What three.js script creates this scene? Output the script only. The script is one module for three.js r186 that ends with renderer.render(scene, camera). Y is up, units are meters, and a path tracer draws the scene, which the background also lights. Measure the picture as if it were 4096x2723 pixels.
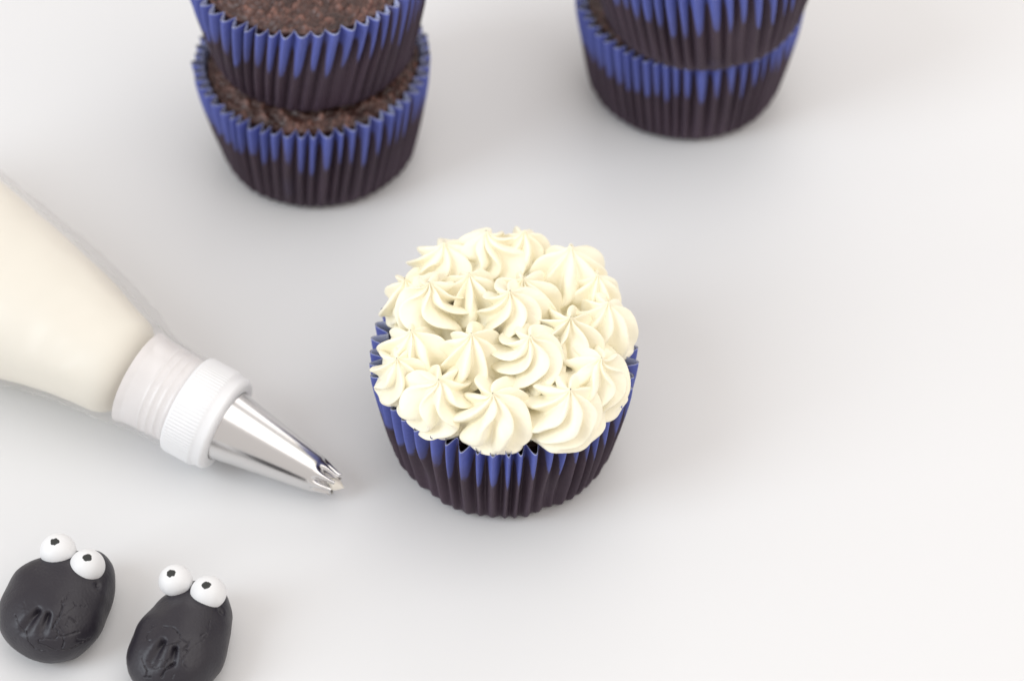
import * as THREE from 'three';
import { ImprovedNoise } from 'three/addons/math/ImprovedNoise.js';
import { RectAreaLightUniformsLib } from 'three/addons/lights/RectAreaLightUniformsLib.js';

// ---------------------------------------------------------------- camera, light, exposure (geometry below is in millimetres, scaled to metres)
const MM = 0.001;
const scene = new THREE.Scene();
const camera = new THREE.PerspectiveCamera(17.53, 1024 / 680, 0.02, 20);
camera.position.set(2.35 * MM, 472.86 * MM, 380.6 * MM);
camera.lookAt(2.35 * MM, 0, -35.56 * MM);
camera.focus = 0.562;
camera.userData.fStop = 7.5;

const renderer = new THREE.WebGLRenderer({ antialias: true });
renderer.toneMapping = THREE.LinearToneMapping;
renderer.toneMappingExposure = 0.97;
renderer.shadowMap.enabled = true;
renderer.shadowMap.type = THREE.PCFSoftShadowMap;
RectAreaLightUniformsLib.init();
scene.background = new THREE.Color(0.80, 0.755, 0.73);                    // the pale room round the table
function areaLight(name, color, power, w, h, [x, y, z], [tx, ty, tz]) {
  const l = new THREE.RectAreaLight(color, power, w, h);
  l.name = name; l.position.set(x, y, z); l.lookAt(tx, ty, tz); scene.add(l);
}
areaLight('window_light', new THREE.Color(0.89, 0.985, 1.075), 4.8, 0.7, 1.5, [-1.35, 1.0, 0.6], [0, 0.02, 0]);      // tall window to the left
areaLight('ceiling_light', new THREE.Color(1.0, 0.985, 0.97), 1.3, 1.2, 1.2, [0.5, 1.25, 0.0], [0.1, 0, -0.02]);             // white ceiling
areaLight('back_wall_light', new THREE.Color(1.0, 0.975, 0.955), 1.5, 1.0, 0.6, [0.25, 0.75, -1.15], [0.02, 0, -0.1]);   // pale wall behind the table
areaLight('reflector_light', new THREE.Color(1.0, 0.95, 0.905), 0.85, 0.55, 0.55, [0.5, 0.62, 0.42], [0.08, 0, 0.03]);   // warm bounce at the right front

// ---------------------------------------------------------------- helpers
let seedState = 1;
const reseed = (s) => { seedState = s >>> 0; };
const rnd = () => { seedState = (seedState + 0x6d2b79f5) | 0; let t = Math.imul(seedState ^ (seedState >>> 15), 1 | seedState); t = (t + Math.imul(t ^ (t >>> 7), 61 | t)) ^ t; return ((t ^ (t >>> 14)) >>> 0) / 4294967296; };
const rr = (a, b) => a + (b - a) * rnd();
const noise = new ImprovedNoise();
const N3 = (x, y, z) => noise.noise(x, y, z);
const { lerp, clamp, smoothstep } = THREE.MathUtils;
const V = (x, y, z) => new THREE.Vector3(x, y, z);

// A surface fn(u, v, out) over a grid; closed means that u wraps round.
function gridGeo(nu, nv, fn, { closed = true, color = null, uv = null, flip = false } = {}) {
  const pos = new Float32Array((nu + 1) * (nv + 1) * 3), uvs = new Float32Array((nu + 1) * (nv + 1) * 2), col = color ? new Float32Array(pos.length) : null;
  const p = V(), c = [0, 0, 0];
  for (let j = 0, k = 0; j <= nv; j++) for (let i = 0; i <= nu; i++, k++) {
    const u = closed && i === nu ? 0 : i / nu, v = j / nv;
    fn(u, v, p); pos[k * 3] = p.x * MM; pos[k * 3 + 1] = p.y * MM; pos[k * 3 + 2] = p.z * MM;
    if (uv) { const q = uv(i / nu, v, p); uvs[k * 2] = q[0]; uvs[k * 2 + 1] = q[1]; } else { uvs[k * 2] = i / nu; uvs[k * 2 + 1] = v; }
    if (color) { color(u, v, p, c); col[k * 3] = c[0]; col[k * 3 + 1] = c[1]; col[k * 3 + 2] = c[2]; }
  }
  const idx = new Uint32Array(nu * nv * 6);
  for (let j = 0, k = 0; j < nv; j++) for (let i = 0; i < nu; i++) {
    const a = j * (nu + 1) + i, b = a + 1, d = a + nu + 1, e = d + 1;
    if (flip) { idx[k++] = a; idx[k++] = b; idx[k++] = d; idx[k++] = b; idx[k++] = e; idx[k++] = d; }
    else { idx[k++] = a; idx[k++] = d; idx[k++] = b; idx[k++] = b; idx[k++] = d; idx[k++] = e; }
  }
  const g = new THREE.BufferGeometry();
  g.setAttribute('position', new THREE.BufferAttribute(pos, 3));
  g.setAttribute('uv', new THREE.BufferAttribute(uvs, 2));
  if (col) g.setAttribute('color', new THREE.BufferAttribute(col, 3));
  g.setIndex(new THREE.BufferAttribute(idx, 1));
  g.computeVertexNormals();
  if (closed) {
    const n = g.attributes.normal.array;
    for (let j = 0; j <= nv; j++) {
      const a = j * (nu + 1) * 3, b = a + nu * 3, m = V(n[a] + n[b], n[a + 1] + n[b + 1], n[a + 2] + n[b + 2]).normalize();
      n[a] = n[b] = m.x; n[a + 1] = n[b + 1] = m.y; n[a + 2] = n[b + 2] = m.z;
    }
  }
  return g;
}
function obj(name, geo, mat, parent) {
  const m = new THREE.Mesh(geo, mat);
  m.name = name; m.castShadow = m.receiveShadow = true; parent.add(m);
  return m;
}
const used = {};
function numbered(name) { const n = used[name] = (used[name] ?? -1) + 1; return n ? name + '_' + String(n).padStart(3, '0') : name; }
function thing(name, label, category, [x, y, z], turn = 0, group) {
  const o = new THREE.Group(); o.name = numbered(name); scene.add(o);
  o.position.set(x * MM, y * MM, z * MM); o.rotation.y = turn;
  o.userData = { label, category }; if (group) o.userData.group = group;
  return o;
}
function dataTexture(w, h, fn, srgb = true) {
  const d = new Uint8Array(w * h * 4), c = [0, 0, 0];
  for (let y = 0, k = 0; y < h; y++) for (let x = 0; x < w; x++, k += 4) { fn((x + 0.5) / w, (y + 0.5) / h, c); d[k] = clamp(c[0], 0, 255); d[k + 1] = clamp(c[1], 0, 255); d[k + 2] = clamp(c[2], 0, 255); d[k + 3] = 255; }
  const t = new THREE.DataTexture(d, w, h);
  t.magFilter = THREE.LinearFilter; t.minFilter = THREE.LinearFilter; t.wrapS = t.wrapT = THREE.RepeatWrapping;
  if (srgb) t.colorSpace = THREE.SRGBColorSpace;
  t.needsUpdate = true; return t;
}
const spline = (pts) => {                       // monotone-ish lookup through [t, a, b ...] rows
  return (t, col) => {
    let i = 0; while (i < pts.length - 2 && t > pts[i + 1][0]) i++;
    const p0 = pts[Math.max(0, i - 1)], p1 = pts[i], p2 = pts[i + 1], p3 = pts[Math.min(pts.length - 1, i + 2)], h = p2[0] - p1[0], x = clamp((t - p1[0]) / h, 0, 1);
    const m1 = ((p2[col] - p0[col]) / (p2[0] - p0[0] || 1)) * h, m2 = ((p3[col] - p1[col]) / (p3[0] - p1[0] || 1)) * h, x2 = x * x, x3 = x2 * x;
    return (2 * x3 - 3 * x2 + 1) * p1[col] + (x3 - 2 * x2 + x) * m1 + (-2 * x3 + 3 * x2) * p2[col] + (x3 - x2) * m2;
  };
};
const std = (o) => new THREE.MeshStandardMaterial({ side: THREE.DoubleSide, ...o });
const phys = (o) => new THREE.MeshPhysicalMaterial({ side: THREE.DoubleSide, ...o });

// ---------------------------------------------------------------- the table
{
  const rough = dataTexture(512, 512, (u, v, c) => { const n = N3(u * 9, v * 9, 3.1) + 0.5 * N3(u * 31, v * 31, 8.2); c[0] = c[1] = c[2] = 120 + 16 * n; }, false);
  rough.repeat.set(2, 2);
  const m = std({ color: new THREE.Color(0.70, 0.70, 0.70), roughness: 1, roughnessMap: rough });
  const g = new THREE.BoxGeometry(1.7, 0.03, 1.3);
  const t = obj('tabletop', g, m, scene); t.position.set(0, -0.015, -0.1); t.userData = { kind: 'structure', label: 'smooth white tabletop under the cupcakes and piping bag' };
}

// ---------------------------------------------------------------- paper liners
const NP = 54;
// One liner: pleat layout, wall shape and grease stains are drawn from its seed.
function makeLiner(seed, { R = 35.8, rb = 28.6, H = 36.4, cusp = 0.5, twist = 0, dents = [], amp = 2.15, valley = 0.89, ridge = 0.62 }) {
  reseed(seed);
  const w = [], amps = [], stain = [], skew = [];
  let sum = 0;
  for (let i = 0; i < NP; i++) { w.push(1 + rr(-0.3, 0.3)); sum += w[i]; amps.push(rr(0.75, 1.2)); stain.push(rr(-0.08, 0.06)); skew.push(rr(-0.1, 0.25)); }
  const edges = [0]; for (let i = 0; i < NP; i++) edges.push(edges[i] + w[i] / sum);
  const cell = (u) => { let i = Math.min(NP - 1, Math.floor(u * NP)); while (i > 0 && u < edges[i]) i--; while (i < NP - 1 && u >= edges[i + 1]) i++; return [i, (u - edges[i]) / (edges[i + 1] - edges[i])]; };
  const at = (arr, i, f) => { const j = f < 0.5 ? (i + NP - 1) % NP : (i + 1) % NP, k = Math.abs(f - 0.5); return lerp(arr[i], arr[j], k); };
  const wave = (f) => { const c = -Math.cos(2 * Math.PI * f), s = 2 * Math.pow(Math.abs(Math.sin(Math.PI * f)), 0.85) - 1; return lerp(c, s, cusp); };   // f = 0 inward fold, 0.5 outward ridge
  const radius = (u, v) => {
    const [i, f0] = cell(u), th = u * 2 * Math.PI;
    const flat = 0.5 + 0.5 * N3(Math.cos(th) * 1.7 + seed, Math.sin(th) * 1.7, v * 1.3);
    const fs = f0 + at(skew, i, f0) * 0.35 * Math.sin(2 * Math.PI * f0) / Math.PI * v;
    let a = lerp(0.8, amp, Math.pow(v, 0.8)) * at(amps, i, f0) * lerp(0.65, 1.1, flat);
    a *= smoothstep(v, -0.02, 0.16) * 0.8 + 0.2;
    let r = rb + (R - amp - rb) * (1 - Math.pow(1 - v, 1.45)) - 1.6 * Math.pow(1 - smoothstep(v, 0, 0.09), 2) + 0.35 * N3(Math.cos(th) * 2.3, Math.sin(th) * 2.3, v * 2 + seed);
    for (const [du, dv, wu, wv, depth] of dents) { let d = Math.abs(u - du); d = Math.min(d, 1 - d) / wu; const e = (v - dv) / wv; const k = Math.exp(-d * d - e * e); r -= depth * k; a *= 1 - 0.7 * k; }
    return [r + a * wave(fs), a, r, wave(fs)];
  };
  const rimY = (u) => { const [i, f] = cell(u); return H + 0.5 * N3(Math.cos(u * 6.283) * 3, Math.sin(u * 6.283) * 3, seed) + 0.4 * (at(amps, i, f) - 1); };
  const angle = (u, v) => u * 2 * Math.PI + twist * (v - 1);
  const rows = 46, inner = 26, total = rows + 2 + inner;
  const geo = gridGeo(NP * 18, total, (u, vv, p) => {
    const j = Math.round(vv * total);
    if (j < 1) { p.set(0, 0.25, 0); return; }
    const out = j <= rows, v = out ? Math.pow((j - 1) / (rows - 1), 1.0) : 1 - 0.62 * ((j - rows - 1) / (inner + 1)) * 1.0;
    const r = radius(u, v)[0] - (out ? 0 : 0.28), th = angle(u, v);
    const y = v * rimY(u) + (j === rows + 1 ? 0.04 : 0);
    p.set(Math.sin(th) * r, Math.max(0.0, y) + (j === 1 ? 0.1 : 0), Math.cos(th) * r);
  }, { flip: true, uv: (u, vv) => { const j = Math.round(vv * total); if (j < 1) return [u, 0.004]; const out = j <= rows, v = out ? (j - 1) / (rows - 1) : 1 - 0.62 * ((j - rows - 1) / (inner + 1)); return [u, out ? 0.002 + 0.495 * v : 0.505 + 0.49 * v]; } });
  const tex = dataTexture(2048, 768, (u, vt, c) => {
    const outer = vt < 0.5, v = outer ? vt / 0.5 : (vt - 0.5) / 0.5, th = u * 2 * Math.PI;
    const [i, f] = cell(u), n = N3(u * 260, v * 32, seed), n2 = N3(u * 900, v * 120, seed + 5), n3 = N3(Math.cos(th) * 3, Math.sin(th) * 3, v * 3 + seed);
    const ff = f - 0.1 - 0.12 * at(skew, i, f), s = Math.pow(smoothstep(0.5 - 0.5 * Math.cos(2 * Math.PI * ff), 0.05, 0.95), 0.6);
    const hb = lerp(valley, ridge, s) + at(stain, i, f) + 0.06 * n3 + 0.025 * n;
    const dark = clamp(1 - smoothstep(v, hb - 0.045, hb + 0.045) + 0.4 * (1 - smoothstep(v, hb, hb + 0.2)) * (0.55 + n3), 0, 1);
    if (outer) {
      const k = 1 + 0.03 * n + 0.05 * n2, d = 1 + 0.10 * n3 + 0.05 * n2 + 0.05 * n;
      const e = smoothstep(v, 0.978, 0.99) * 0.8; c[0] = lerp(lerp(86 * k, 190, e), 66 * d, dark); c[1] = lerp(lerp(96 * k, 198, e), 52 * d, dark); c[2] = lerp(lerp(168 * k, 232, e), 64 * d, dark);
    } else {
      const k = 1 + 0.04 * n2, di = 1 - smoothstep(v, Math.min(hb, 0.9) - 0.12, Math.min(hb, 0.9) - 0.02);
      c[0] = lerp(182 * k, 72, di); c[1] = lerp(190 * k, 60, di); c[2] = lerp(226 * k, 68, di);
    }
  });
  tex.wrapT = THREE.ClampToEdgeWrapping;
  return { geo, mat: phys({ map: tex, roughness: 0.66, specularIntensity: 0.7 }), wallAt: (u, v) => { const q = radius(u, v); return q[2] - q[1]; }, H, R, rb };
}

// ---------------------------------------------------------------- chocolate cake
const hash2 = (x, y, k) => { let h = Math.imul(x | 0, 374761393) + Math.imul(y | 0, 668265263) + Math.imul(k | 0, 974634541); h = Math.imul(h ^ (h >>> 13), 1274126177); return ((h ^ (h >>> 16)) >>> 0) / 4294967296; };
function crumbs(x, z, size, k) {                // cellular crumbs: [0 at a crumb's middle .. 1 between crumbs, the crumb's own random number]
  const gx = x / size, gz = z / size, ix = Math.floor(gx), iz = Math.floor(gz);
  let f1 = 9, f2 = 9, id = 0;
  for (let a = -1; a <= 1; a++) for (let b = -1; b <= 1; b++) {
    const px = ix + a + hash2(ix + a, iz + b, k), pz = iz + b + hash2(ix + a, iz + b, k + 1), d = Math.hypot(px - gx, pz - gz);
    if (d < f1) { f2 = f1; f1 = d; id = hash2(ix + a, iz + b, k + 2); } else if (d < f2) f2 = d;
  }
  return [clamp(f1 / (f2 + 1e-4), 0, 1), id];
}
function crumbColor(x, y, z, c, pale) {
  const [e, id] = crumbs(x, z, 1.7, 5), [e2, id2] = crumbs(x, z, 0.75, 9), n3 = N3(x * 0.13, 4.4, z * 0.13);
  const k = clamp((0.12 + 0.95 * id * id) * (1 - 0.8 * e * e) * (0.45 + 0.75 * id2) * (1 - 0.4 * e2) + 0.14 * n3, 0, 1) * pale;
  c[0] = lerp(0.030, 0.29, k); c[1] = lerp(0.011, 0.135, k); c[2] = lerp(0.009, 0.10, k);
}
function cakeGeo(seed, liner, { edge, dome, pale = 1, rough = 0.5, pits = [] }) {
  const H = liner.H;
  return gridGeo(320, 150, (u, v, p) => {
    const th = u * 2 * Math.PI;
    if (v > 0.76) {                                              // the side, down inside the paper
      const q = (v - 0.76) / 0.24, y = lerp(edge, H * 0.15, q), r = liner.wallAt(u, y / H) - 0.5 - 0.2 * Math.max(0, 1 - q * 6);
      const b = 0.25 * N3(th * 9, y * 0.8, seed);
      p.set(Math.sin(th) * (r + b), y, Math.cos(th) * (r + b)); return;
    }
    const q = v / 0.76, re = liner.wallAt(u, edge / H) - 0.7, r = re * q, x = Math.sin(th) * r, z = Math.cos(th) * r;
    let y = edge + (dome - edge) * (1 - Math.pow(q, 2.6));
    const fade = 1 - smoothstep(q, 0.97, 1);
    const [e, id] = crumbs(x, z, 1.7, 5), [e2, id2] = crumbs(x, z, 0.75, 9);
    y += fade * rough * (1.1 * N3(x * 0.22, seed, z * 0.22) + (0.3 + 0.9 * id) * (1 - e * e) + 0.35 * id2 * (1 - e2 * e2) - 0.7 + 0.25 * N3(x * 1.8, seed + 7, z * 1.8));
    for (const [px, pz, pr, d] of pits) { const e = ((x - px) ** 2 + (z - pz) ** 2) / (pr * pr); y -= d * Math.exp(-e * e); }
    p.set(x, y, z);
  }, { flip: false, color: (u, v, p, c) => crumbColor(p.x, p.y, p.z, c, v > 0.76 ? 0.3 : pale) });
}
const cakeMat = phys({ vertexColors: true, roughness: 0.4, specularIntensity: 1 });
function flippedCake(...a) { const g = cakeGeo(...a); return g; }

function cupcake(name, label, group, pos, turn, tilt, seed, linerOptions, cakeOptions) {
  const t = thing(name, label, 'cupcake', pos, 0, group);
  t.rotation.set(tilt[0], turn, tilt[1]);
  const L = makeLiner(seed, linerOptions);
  obj('paper_liner', L.geo, L.mat, t);
  obj('cake', flippedCake(seed, L, cakeOptions), cakeMat, t);
  return t;
}
const SG = 'unfrosted cupcakes stacked in pairs';
cupcake('chocolate_cupcake', 'unfrosted chocolate cupcake at the bottom of the left stack, wide crumb rim showing', SG, [-57.1, 0, -116.2], 0.35, [0, 0], 11, { cusp: 0.8, twist: 0.12, ridge: 0.62 }, { edge: 33.9, dome: 38.6, rough: 1.15 });
cupcake('chocolate_cupcake', 'unfrosted chocolate cupcake on top of the left stack, crumbly top with a small hole', SG, [-56.2, 37.2, -118.6], 1.1, [0.0, 0.02], 23, { cusp: 0.85, twist: 0.22, ridge: 0.58, H: 35.6, dents: [[0.9, 0.4, 0.02, 0.4, 1.2]] }, { edge: 33.4, dome: 39, rough: 1.1, pits: [[-2, 3.5, 3.4, 5]] });
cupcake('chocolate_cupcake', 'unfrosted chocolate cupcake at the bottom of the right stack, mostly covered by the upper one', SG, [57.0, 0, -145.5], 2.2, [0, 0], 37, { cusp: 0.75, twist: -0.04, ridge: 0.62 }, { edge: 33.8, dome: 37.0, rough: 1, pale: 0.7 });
cupcake('chocolate_cupcake', 'chocolate cupcake on top of the right stack, cut off by the upper photo edge', SG, [59.6, 36.6, -137], 4.0, [0.01, -0.02], 41, { cusp: 0.8, twist: -0.1, ridge: 0.56, H: 35.6, dents: [[0.4, 0.35, 0.02, 0.4, 1.2]] }, { edge: 32.2, dome: 38, rough: 0.9 });

// ---------------------------------------------------------------- the frosted cupcake
const cream = phys({ color: new THREE.Color(0.945, 0.892, 0.712), roughness: 0.45, specularIntensity: 1 });
function rosetteGeo(seed, { R, H, tw, wave, A, q, lean, n = 8 }) {
  reseed(seed * 977 + 5);
  const lobes = [], shift = [], ph = rr(0, 6.28), wp = rr(0, 1), ns = rr(0, 50);
  for (let i = 0; i < n; i++) { lobes.push(rr(0.8, 1.15)); shift.push(rr(-0.28, 0.28)); }
  const prof = spline([[0, 0.80, -0.16], [0.07, 0.95, -0.08], [0.13, 1.03, 0.02], [0.19, 1.0, 0.11], [0.28, 1.05, 0.24], [0.4, 1.05, 0.42], [0.52, 0.97, 0.6], [0.63, 0.82, 0.75], [0.73, 0.63, 0.86], [0.82, 0.42, 0.935], [0.89, 0.26, 0.98], [0.95, 0.13, 1.03], [1, 0.02, 1.12]]);
  const amp = spline([[0, 0.05], [0.1, 0.12], [0.17, 0.28], [0.25, 0.55], [0.4, 0.85], [0.6, 1.1], [0.82, 1.3], [0.94, 1.3], [1, 0.9]]);
  return gridGeo(240, 88, (u, v, p) => {
    const th = u * 2 * Math.PI, r0 = prof(v, 1) * R, y0 = prof(v, 2) * H;
    const tws = tw * Math.pow(1 - v, 1.6) + wave * Math.sin(2 * Math.PI * (v * 1.15 + wp)) * (1 - 0.6 * v);
    const warp = 0.4 * smoothstep(v, 0, 0.3) * (1 - 0.7 * v) * N3(Math.cos(th) * 1.3 + ns, Math.sin(th) * 1.3, v * 2.6 + 7);
    let f = ((th + tws + warp + ph) / (2 * Math.PI)) * n; f = ((f % n) + n) % n;
    const i = Math.floor(f) % n, x = f - Math.floor(f), j = (i + 1) % n, k = smoothstep(x, 0, 1);
    const lob = lerp(lobes[i], lobes[j], k), sh = lerp(shift[i], shift[j], k);
    const g = 0.5 + 0.5 * Math.cos(2 * Math.PI * x + sh * Math.sin(2 * Math.PI * x));
    const rho = r0 * lerp(1, lob, 0.8 * smoothstep(v, 0.02, 0.3)) * (1 - A * amp(v, 1) * (1 - Math.pow(g, q))) * (1 + 0.05 * N3(Math.cos(th) * 1.2 + ns, Math.sin(th) * 1.2, v * 2.5));
    const l = Math.pow(v, 1.7), y = y0 + 0.045 * N3(Math.sin(th) * rho * 2.3 + ns, y0 * 2.3, Math.cos(th) * rho * 2.3) + 0.1 * N3(Math.sin(th) * rho * 1.1 + ns, y0 * 1.1, Math.cos(th) * rho * 1.1) + 0.35 * N3(Math.cos(th) * 1.6 + ns, Math.sin(th) * 1.6, v * 3);
    p.set(Math.sin(th) * rho + lean[0] * l, y, Math.cos(th) * rho + lean[1] * l);
  }, { flip: true });
}
{
  const t = thing('frosted_cupcake', 'vanilla frosted cupcake in blue paper liner, covered in piped cream stars, at the centre', 'cupcake', [0, 0, 0]);
  const L = makeLiner(53, { cusp: 0.1, twist: 0.03, amp: 2.5, ridge: 0.62, dents: [[0.07, 0.28, 0.018, 0.35, 1.4], [0.885, 0.3, 0.016, 0.3, 1.0]] });
  obj('paper_liner', L.geo, L.mat, t);
  obj('cake', cakeGeo(53, L, { edge: 33.4, dome: 35.5, rough: 0.5, pale: 0.35 }), cakeMat, t);
  const base = gridGeo(120, 40, (u, v, p) => {
    const th = u * 2 * Math.PI, R = 29.5 + 1.4 * N3(Math.cos(th) * 2, Math.sin(th) * 2, 1.5), q = Math.min(1, v / 0.85), r = R * q;
    let y = 35.6 + 6.6 * (1 - q * q) + 0.9 * N3(Math.cos(th) * r * 0.15, 2, Math.sin(th) * r * 0.15);
    if (v > 0.85) y = lerp(y, 33, (v - 0.85) / 0.15);
    p.set(Math.sin(th) * r, y, Math.cos(th) * r);
  });
  const frosting = obj('frosting', base, cream, t);
  // peak x, y, z, base radius, height, twist, wave, ridge depth, ridge sharpness
  const list = [
    [-4.6, 51.2, -29.4, 10.0, 15.5, 0.5, 0.75, 0.34, 0.8], [5.6, 49.8, -31.0, 7.6, 12, 0.9, 0.1, 0.32, 0.8], [-15.8, 49.8, -26.6, 9.2, 12.5, 0.7, 0.1, 0.33, 0.8],
    [17.9, 53.0, -22.2, 10.4, 16.5, 0.35, 0.08, 0.3, 0.9], [-25.8, 49.8, -13.4, 8.6, 12.5, 0.8, 0.1, 0.33, 0.8], [-19.2, 55.4, -7.0, 10.2, 16, 0.3, 0.85, 0.36, 0.8],
    [-8.9, 53.4, -12.0, 8.2, 11.5, 0.3, 0.1, 0.42, 1.3], [5.2, 54.2, -9.4, 9.2, 11.5, 0.25, 0.1, 0.44, 1.5], [1.8, 57.0, -2.4, 10.0, 14.5, 0.5, 0.4, 0.34, 0.75],
    [17.4, 53.4, 3.3, 9.2, 12.0, 0.45, 0.1, 0.44, 1.6], [27.4, 50.8, -4.4, 9.2, 13, 0.4, 0.06, 0.32, 0.9], [-8.0, 54.6, 10.0, 9.2, 13.2, 0.7, 0.1, 0.35, 0.85],
    [7.0, 55.2, 11.3, 10.4, 14.4, 0.3, 0.7, 0.36, 0.8], [25.0, 50.4, 14.6, 10.2, 13.6, 0.5, 0.65, 0.36, 1.0], [-27.0, 48.6, 13.2, 7.8, 11.5, 0.6, 0.12, 0.32, 0.8],
    [-16.1, 50.6, 22.0, 9.6, 13.5, 0.6, 0.55, 0.32, 0.8], [-2.5, 51.0, 26.8, 10.0, 14.5, 1.1, 0.16, 0.34, 0.75], [17.0, 50.4, 25.0, 10.2, 14, 1.35, 0.14, 0.34, 0.75],
    [-23.6, 50.8, 5.6, 8.8, 12, 0.6, 0.1, 0.32, 0.8], [25.0, 49.4, -15.5, 7.8, 12, 0.5, 0.1, 0.33, 0.8], [11.5, 46.5, -17.0, 7.8, 10, 0.5, 0.1, 0.36, 1.0],
  ];
  const up = V(0, 1, 0);
  list.forEach(([x, y, z, R, H0, tw, wave, A, q], i) => {
    const r = Math.hypot(x, z), H = r > 22 ? Math.min(H0, (y - 36.7) / 1.12) : H0, k = 0.22 * Math.pow(r / 34, 1.5), nrm = V(x / (r || 1) * k, 1, z / (r || 1) * k).normalize();
    reseed(i * 31 + 7);
    const lean = [rr(-1.5, 1.5), rr(-1.5, 1.5)];
    const m = obj(i ? 'rosette_' + String(i).padStart(3, '0') : 'rosette', rosetteGeo(i + 1, { R: R * 1.04, H, tw: 0.4 + tw * 1.1, wave: wave * 1.15, A: A * 1.34, q: 0.5 + q * 0.8, lean }), cream, frosting);
    m.quaternion.setFromUnitVectors(up, nrm);
    const tip = V(lean[0], H * 1.12, lean[1]).applyQuaternion(m.quaternion);
    m.position.set((x - tip.x) * MM, (y - tip.y) * MM, (z - tip.z) * MM);
  });
}

// ---------------------------------------------------------------- the piping bag
{
  const t = thing('piping_bag', 'clear plastic piping bag filled with cream, white coupler and steel star nozzle', 'piping bag', [-85.2, 0, 1.1]);
  const O = V(-85.2, 0, 1.1), T = V(-42.6, 6, 22.3), F0 = V(-73.8, 13.5, 6.8), back = F0.clone().sub(T).normalize(), fwd = back.clone().negate();
  const RR = F0.clone().addScaledVector(back, 13);
  const turned = (m, at) => { m.position.copy(at.clone().sub(O).multiplyScalar(MM)); m.quaternion.setFromUnitVectors(V(0, 1, 0), fwd); return m; };
  const lathe = (nu, prof, mod) => gridGeo(nu, prof.length - 1, (u, v, p) => {
    const [r, y] = prof[Math.round(v * (prof.length - 1))], th = u * 2 * Math.PI, k = mod ? mod(u, r, y) : 0;
    p.set(Math.sin(th) * (r + k), y, Math.cos(th) * (r + k));
  }, { flip: true });
  // ring nut
  const arc = (cx, cy, r, a0, a1, n) => Array.from({ length: n + 1 }, (_, i) => { const a = a0 + (a1 - a0) * i / n; return [cx + r * Math.cos(a), cy + r * Math.sin(a)]; });
  const P2 = Math.PI / 2;
  const ringProf = [[10.5, 0.3], [11, 0.05], [12.6, 0], ...arc(13.0, 1.0, 1.0, -P2, 0, 5), [14.02, 3], [14.02, 6], [14.0, 8.6], [13.8, 9.3], [13.45, 10.0], ...arc(11.9, 11.4, 1.6, 0.15, P2, 7), [11.2, 13], [10.4, 13], [10.1, 12.8], [10.0, 12.2], [10.0, 9]];
  const plastic = phys({ color: new THREE.Color(0.86, 0.86, 0.865), roughness: 0.42, transmission: 0.12, thickness: 0 });
  turned(obj('coupler_ring', lathe(480, ringProf, (u, r, y) => (r > 13.3 && y > 0.8 && y < 9.2 ? 0.08 * Math.cos(u * 2 * Math.PI * 84) : 0)), plastic, t), RR);
  // steel nozzle with folded star teeth
  const Lz = 34, steel = phys({ color: new THREE.Color(0.70, 0.69, 0.685), metalness: 1, roughness: 0.2 });
  const noz = gridGeo(192, 60, (u, v, p) => {
    const th = u * 2 * Math.PI, s = v, n8 = 0.5 + 0.5 * Math.cos(th * 8), k = smoothstep(s, 0.80, 1.0);
    let r = lerp(9.95, 4.15, Math.min(1, s / 0.97)) - 0.35 * k;
    r *= 1 - k * (0.12 + 0.42 * Math.pow(1 - n8, 1.4));
    const y = Lz * s - k * 3.0 * Math.pow(1 - n8, 2) * 0.7;
    p.set(Math.sin(th) * r, y - 0.6, Math.cos(th) * r);
  }, { flip: true });
  const nm = turned(obj('nozzle', noz, steel, t), F0);
  const dab = gridGeo(40, 24, (u, v, p) => {
    const th = u * 2 * Math.PI, r = 2.3 * Math.sin(Math.PI * Math.min(0.999, 0.08 + v * 0.92)) * (1 + 0.3 * N3(Math.cos(th) * 2, Math.sin(th) * 2, v * 3)) * (1 - 0.35 * v);
    p.set(Math.sin(th) * r + 0.9 * v * v, lerp(-3, 2.6, v), Math.cos(th) * r - 0.4 * v * v);
  });
  turned(obj('frosting_dab', dab, phys({ color: new THREE.Color(0.93, 0.88, 0.78), roughness: 0.5 }), t), F0.clone().addScaledVector(fwd, 33));
  // threaded coupler base under the plastic
  const baseProf = []; for (let i = 0; i <= 60; i++) { const y = -15 + i * 0.27; baseProf.push([lerp(12.9, 11.9, i / 60) + (i > 26 ? 0.22 * Math.max(0, Math.sin(i * 0.75)) : 0) + (i < 8 ? 0.5 * (1 - i / 8) : 0), y]); }
  turned(obj('coupler_base', lathe(96, baseProf), phys({ color: new THREE.Color(0.90, 0.87, 0.86), roughness: 0.26, transmission: 0.25, thickness: 0 }), t), RR);
  // filling and film along a bent axis
  const axis = new THREE.CatmullRomCurve3([RR.clone().addScaledVector(back, -2), RR.clone().addScaledVector(back, 8), RR.clone().addScaledVector(back, 20), V(-122, 22.6, -21.6), V(-139.2, 23.6, -32.5), V(-170, 25.5, -51.5), V(-205, 26, -73), V(-232, 22, -90)], false, 'centripetal');
  const len = axis.getLength(), fr = (s) => { const k = clamp(s / len, 0, 1), c = axis.getPointAt(k), d = axis.getTangentAt(k), side = V(-d.z, 0, d.x).normalize(), upv = V().crossVectors(side, d).normalize(); if (upv.y < 0) upv.negate(); return [c, side, upv]; };
  
  const wide = spline([[0, 12.6], [10, 12.9], [16, 13.5], [30, 16.6], [48, 20.8], [65, 24.8], [100, 31], [130, 30], [150, 16], [160, 6], [168, 9]]);
  const tall = spline([[0, 12.6], [10, 12.9], [16, 13.4], [30, 15.4], [48, 18.2], [65, 20.8], [100, 25], [130, 23], [150, 13], [160, 5], [168, 6]]);
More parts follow.
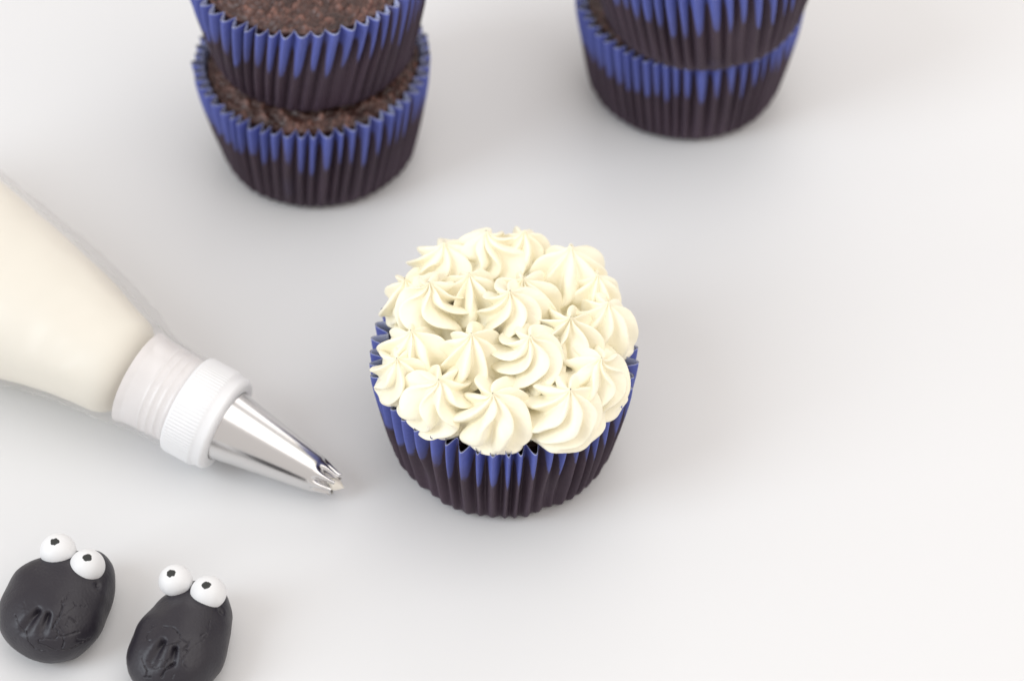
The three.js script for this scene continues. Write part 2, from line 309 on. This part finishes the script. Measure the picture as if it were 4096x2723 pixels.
  const shell = (grow, s0, s1, fin, nu, nv, cap) => gridGeo(nu, nv, (u, v, p) => {
    const th = u * 2 * Math.PI;
    let s = lerp(s0, s1, v), sh = 1;
    if (cap) { const e = Math.min(v, 1 - v); if (e < 0.06) sh = Math.sqrt(Math.max(0, 1 - (1 - e / 0.06) ** 2)); }
    const [c, side, upv] = fr(s), cs = Math.cos(th), sn = Math.sin(th);
    const wob = 0.35 * N3(cs * 2 + 3, sn * 2, s * 0.09) * smoothstep(s, 12, 30);
    let a = (wide(s, 1) + grow + wob) * sh, b = (tall(s, 1) + grow + wob) * sh, q = 2.25;
    const k = Math.pow(Math.pow(Math.abs(cs), q) + Math.pow(Math.abs(sn), q), -1 / q);
    let x = cs * a * k, y = sn * b * k;
    if (fin) {
      const d = Math.min(th, 2 * Math.PI - th), g = Math.exp(-((d / 0.15) ** 2)), ln = fin * clamp((s + 4) / 24, 0, 1.0);
      x += g * ln * (1 + 0.12 * N3(s * 0.09, 3.3, 1)); y = lerp(y, 4 + 1.2 * N3(s * 0.16, 7.7, th * 2), Math.min(1, g * 1.2) * smoothstep(s, 4, 30) * 0.8);
      const wr = smoothstep(s, 10, 22) * 0.4 * N3(s * 0.22 + cs, sn * 2.5, 9.1); x += cs * wr; y += sn * wr;
    }
    p.copy(c).addScaledVector(side, x).addScaledVector(upv, y).sub(O);
    p.y = Math.max(p.y, fin ? 0.15 : 0.5);
  }, { flip: false });
  obj('filling', shell(-1.2, 15.5, 148, 0, 96, 120, true), phys({ color: new THREE.Color(0.885, 0.842, 0.745), roughness: 0.6, transmission: 0.15, thickness: 0 }), t);
  const film = phys({ color: new THREE.Color(0.97, 0.97, 0.97), roughness: 0.32, transmission: 1, thickness: 0, ior: 1.45, specularIntensity: 0.35 });
  obj('bag_film', shell(0.25, 1.0, 166, 3.0, 260, 220, false), film, t);
}

// ---------------------------------------------------------------- black fondant heads with candy eyes
const fondant = phys({ color: new THREE.Color(0.016, 0.0132, 0.0195), roughness: 0.43, specularIntensity: 1 });
const candy = phys({ color: new THREE.Color(0.86, 0.86, 0.86), roughness: 0.5, transmission: 0.15, thickness: 0 });
const ink = std({ color: new THREE.Color(0.025, 0.026, 0.024), roughness: 0.7 });
function head(name, label, [cx, cz], yaw, a, w, e, seed, nostrils, cracks, eyes, dimples, bulges = []) {
  const b = 10, o = thing(name, label, 'fondant head', [cx, 0, cz], -yaw, 'black fondant heads with candy eyes');
  const surf = (T, A) => { const s = Math.pow(Math.max(0, 1 - T * T), 0.43); return V(w * s * (1 + e * T) * Math.cos(A), b * s * (1 + 0.5 * e * T) * Math.sin(A), a * T); };
  const onTop = ([x, z]) => { const T = clamp(z / a, -0.995, 0.995), s = Math.pow(1 - T * T, 0.43), cs = clamp(x / (w * s * (1 + e * T)), -0.995, 0.995); return surf(T, Math.acos(cs)); };
  const segs = [];
  reseed(seed);
  for (const line of cracks) {
    const [wd, dp, ...pts] = line, P = []; for (let i = 0; i < pts.length; i += 2) P.push(onTop([pts[i], pts[i + 1]]));
    const fine = [];
    for (let i = 0; i < P.length - 1; i++) { const n = Math.max(1, Math.round(P[i].distanceTo(P[i + 1]) / 0.6)); for (let k = 0; k < n; k++) { const q = P[i].clone().lerp(P[i + 1], k / n); if (i + k) q.add(V(rr(-0.16, 0.16), 0, rr(-0.16, 0.16))); fine.push(q); } }
    fine.push(P[P.length - 1]);
    for (let i = 0; i < fine.length - 1; i++) segs.push([fine[i], fine[i + 1], wd * rr(0.55, 1.0), dp * rr(0.35, 0.75)]);
    for (let i = 1; i < fine.length - 1; i++) if (rnd() < 0.2) { const q = fine[i].clone().add(V(rr(-1.5, 1.5), 0, rr(-1.3, 1.3))); segs.push([fine[i], q, wd * 0.6, dp * 0.55]); }
  }
  const cut = nostrils.map(([x0, z0, x1, z1, wd, dp]) => [onTop([x0, z0]), onTop([x1, z1]), wd, dp]);
  const l3 = new THREE.Line3(), q = V();
  const body = gridGeo(340, 300, (u, v, p) => {
    const A = u < 0.72 ? lerp(-0.35, Math.PI + 0.35, u / 0.72) : lerp(Math.PI + 0.35, 2 * Math.PI - 0.35, (u - 0.72) / 0.28);
    const T = -Math.cos(Math.PI * Math.pow(v, 0.92)), s = surf(T, A);
    p.copy(s);
    const nrm = V(s.x / (w * w), s.y / (b * b), s.z / (a * a)).normalize();
    let d = 0.5 * N3(s.x * 0.16 + seed, s.y * 0.16, s.z * 0.16) + 0.035 * N3(s.x * 1.6, s.y * 1.6, s.z * 1.6 + seed);
    for (const [x, z, r, h] of bulges) { const c = onTop([x, z]), k = c.distanceTo(s) / r; d += h * Math.exp(-k * k); }
    if (s.y > -2) {
      let dent = 0;
      for (const [p0, p1, wd, dp] of cut) { l3.set(p0, p1).closestPointToPoint(s, true, q); const t = clamp(q.distanceTo(p0) / p0.distanceTo(p1), 0, 1), k = q.distanceTo(s) / (wd * (0.8 + 0.7 * t)); if (k < 3.5) dent = Math.max(dent, 0.8 * dp * (1 - 0.6 * t) * Math.exp(-k * k)); }
      d -= dent;
      let deep = 0;
      for (const [p0, p1, wd, dp] of segs) { if (Math.abs(s.x - p0.x) > 3 || Math.abs(s.z - p0.z) > 3) continue; l3.set(p0, p1).closestPointToPoint(s, true, q); const k = q.distanceTo(s) / wd; if (k < 3) deep = Math.max(deep, dp * Math.exp(-k * k)); }
      d -= deep;
      for (const [x, z, r, dp] of dimples) { const c = onTop([x, z]), k = c.distanceTo(s) / r; if (k < 3) d -= dp * Math.exp(-k * k); }
    }
    p.addScaledVector(nrm, d);
    p.y = Math.max(p.y, -b * 0.8) + b * 0.8;
  }, { flip: false });
  obj('body', body, fondant, o);
  const inv = o.matrix.clone(); o.updateMatrix(); inv.copy(o.matrix).invert();
  for (const [wx, wy, wz, r, tx, tz, px, pz] of eyes) {
    reseed(seed + Math.round(wx * 7));
    const ns = rr(0, 40);
    const em = obj('eye', gridGeo(72, 44, (u, v, p) => {
      const th = u * 2 * Math.PI; let rad, y;
      if (v < 0.3) { const k = v / 0.3; rad = r * (0.9 * k + 0.06 * Math.sin(k * Math.PI / 2)); y = -0.7 - 0.15 * (1 - k * k) ; }
      else { const f = ((v - 0.3) / 0.7) * (Math.PI / 2 + 0.3) - 0.3; rad = r * Math.cos(f); y = r * 0.98 * Math.sin(f) * (f < 0 ? 0.55 : 1); }
      rad *= 1 + 0.02 * N3(Math.cos(th) * 1.5 + ns, Math.sin(th) * 1.5, v * 2);
      p.set(Math.sin(th) * rad, y, Math.cos(th) * rad);
    }, { flip: true }), candy, o);
    em.position.copy(V(wx * MM, wy * MM, wz * MM).applyMatrix4(inv));
    em.rotation.set(tx, yaw, tz);
    obj('pupil', gridGeo(48, 10, (u, v, p) => {
      const th = u * 2 * Math.PI, rad = v * 1.06 * (1 + 0.28 * N3(Math.cos(th) * 1.3 + ns, Math.sin(th) * 1.3, 5) + 0.12 * N3(Math.cos(th) * 4 + ns, Math.sin(th) * 4, 9));
      const x = Math.sin(th) * rad * 1.12 + px, z = Math.cos(th) * rad + pz;
      p.set(x, 0.98 * Math.sqrt(Math.max(0, r * r - x * x - z * z)) + (v < 0.95 ? 0.05 : -0.02), z);
    }), ink, em);
  }
  return o;
}
head('fondant_head', 'black fondant head at the far left, rounder body with white candy eyes', [-111.76, 60.15], 0.558, 16.656, 12.586, 0.301, 5,
  [[1.3, 9.6, 0.6, 14.3, 0.95, 2.2], [4.2, 8.8, 5.3, 12.6, 0.8, 1.9]],
  [[0.2, 0.6, 5.2, 2.9, 4.9, 3.8, 6.1, 6, 6.6, 7.7, 6.7, 9.9, 7, 10.6, 8, 10.4, 8.7, 10.8, 9.6, 10.3, 10.9, 8.1, 11.6, 6.7], [0.2, 0.6, 1.1, 14.5, 2.9, 15.6, 4.4, 15.8, 6, 15.4, 7.3, 14.8],
    [0.14, 0.35, 4.1, 3.2, 5.2, 2.9, 4.7, 1.7, 4.7, 0.6, 5.5, -0.5], [0.16, 0.45, 7.1, 2.4, 8, 2.8, 9.5, 0.8], [0.2, 0.55, 8.4, 6.2, 9.6, 5.9, 10.1, 5.8], [0.13, 0.3, 8, 2.8, 7.7, 4.7, 7.3, 6.9, 6.8, 8.6],
    [0.2, 0.6, 9.6, 10.3, 10.3, 11.4, 10.2, 12.4, 10.8, 11.8, 11.4, 10.9, 12.5, 8.4, 13, 5.8], [0.24, 0.6, 11.9, 8.4, 12.7, 7.2, 12.9, 6.9, 13.1, 5.3], [0.2, 0.55, 5, 14.3, 5.4, 14.7, 7.4, 14, 8.9, 13.5, 9.9, 12.8],
    [0.16, 0.5, 8.6, 11.1, 8.2, 12.3, 6.2, 13.3, 5, 14.4], [0.16, 0.4, 9.4, 9.9, 8.4, 9.6, 7.4, 9.1], [0.16, 0.5, -3.5, 12.5, -1.8, 13.6, -0.5, 14.4, 0.5, 14.7], [0.13, 0.35, 8.7, 6.6, 8.8, 8.2, 9.4, 8], [0.12, 0.3, 0.2, 5.3, -0.3, 4.1], [0.12, 0.25, -2.1, 10.3, -3.2, 9.2]],
  [[-113.3, 15.6, 49.6, 4.6, 0, 0, -0.2, 0.2], [-105.4, 15.0, 54.0, 4.55, 0.02, -0.1, 0.3, 0.1]], [[7.6, -5.8, 0.8, 0.6]], [[-11.3, -0.5, 6.2, 2.2]]);
head('fondant_head', 'black fondant head nearest the bottom edge, pear-shaped with candy eyes', [-79.95, 70.99], 0.371, 16.898, 11.624, 0.201, 8,
  [[-0.7, 8.1, -1.5, 13, 1.0, 2.4], [2.9, 8.4, 3.6, 11.7, 0.75, 2.0]],
  [[0.19, 0.55, -2.4, 4.1, -0.8, 3.8, 0.5, 3.8, 2.4, 4.7, 3, 5.7, 2.9, 7.1, 1.6, 7.9, 0.4, 8.4], [0.2, 0.6, 3.4, 5.6, 4.2, 5.8, 5.2, 5.6, 5.1, 6.9, 5, 7.5, 5.9, 7.6], [0.13, 0.3, 5, 5.4, 5.5, 4.3], [0.22, 0.5, 6.9, 2.2, 7.4, 0.9], [0.14, 0.35, -4.8, 4.3, -5.9, 5.2],
    [0.15, 0.4, -4.7, 5.8, -5.7, 6.5, -5.7, 7.7, -4.9, 8.5, -3.6, 8.4], [0.17, 0.45, 2.6, 7.1, 3.1, 7.9, 2.5, 8.6], [0.34, 1.0, 4.1, 11.4, 3.2, 12.8, 2.6, 13.5, 2, 15], [0.22, 0.6, 2.4, 11.4, 2, 12.7, 2.2, 13.3, 2.6, 13.5], [0.13, 0.3, 0.3, 12.2, 1.2, 11.9],
    [0.15, 0.4, -0.5, 14.1, 0.4, 14.1, 1.8, 13.2], [0.2, 0.6, -3.1, 14.1, -2.1, 14.9, -1.8, 15.6, -2.3, 15.8, -0.6, 15.6], [0.17, 0.45, -4.5, 12.5, -3.6, 13.6], [0.17, 0.4, -2.8, 13.1, -1.8, 13.5, -1, 14], [0.15, 0.4, 5.5, 9, 5.6, 10.4, 6.3, 10.8, 7, 11], [0.14, 0.35, 5.9, 7.6, 5.7, 9.3],
    [0.16, 0.22, 6.8, -3, 7.8, 0.3, 7.7, 2.9, 6.8, 5.4, 5.9, 7.8], [0.13, 0.3, 3.6, 8.8, 4.5, 7.6], [0.13, 0.3, 4.8, 13.5, 4.7, 14.3]],
  [[-82.4, 15.6, 58.9, 4.3, 0.02, 0.02, -0.55, 0.35], [-73.9, 15.2, 62.4, 4.55, 0.06, -0.04, -0.1, 0.2]], [[7.3, -7.6, 0.9, 0.6]]);

renderer.render(scene, camera);
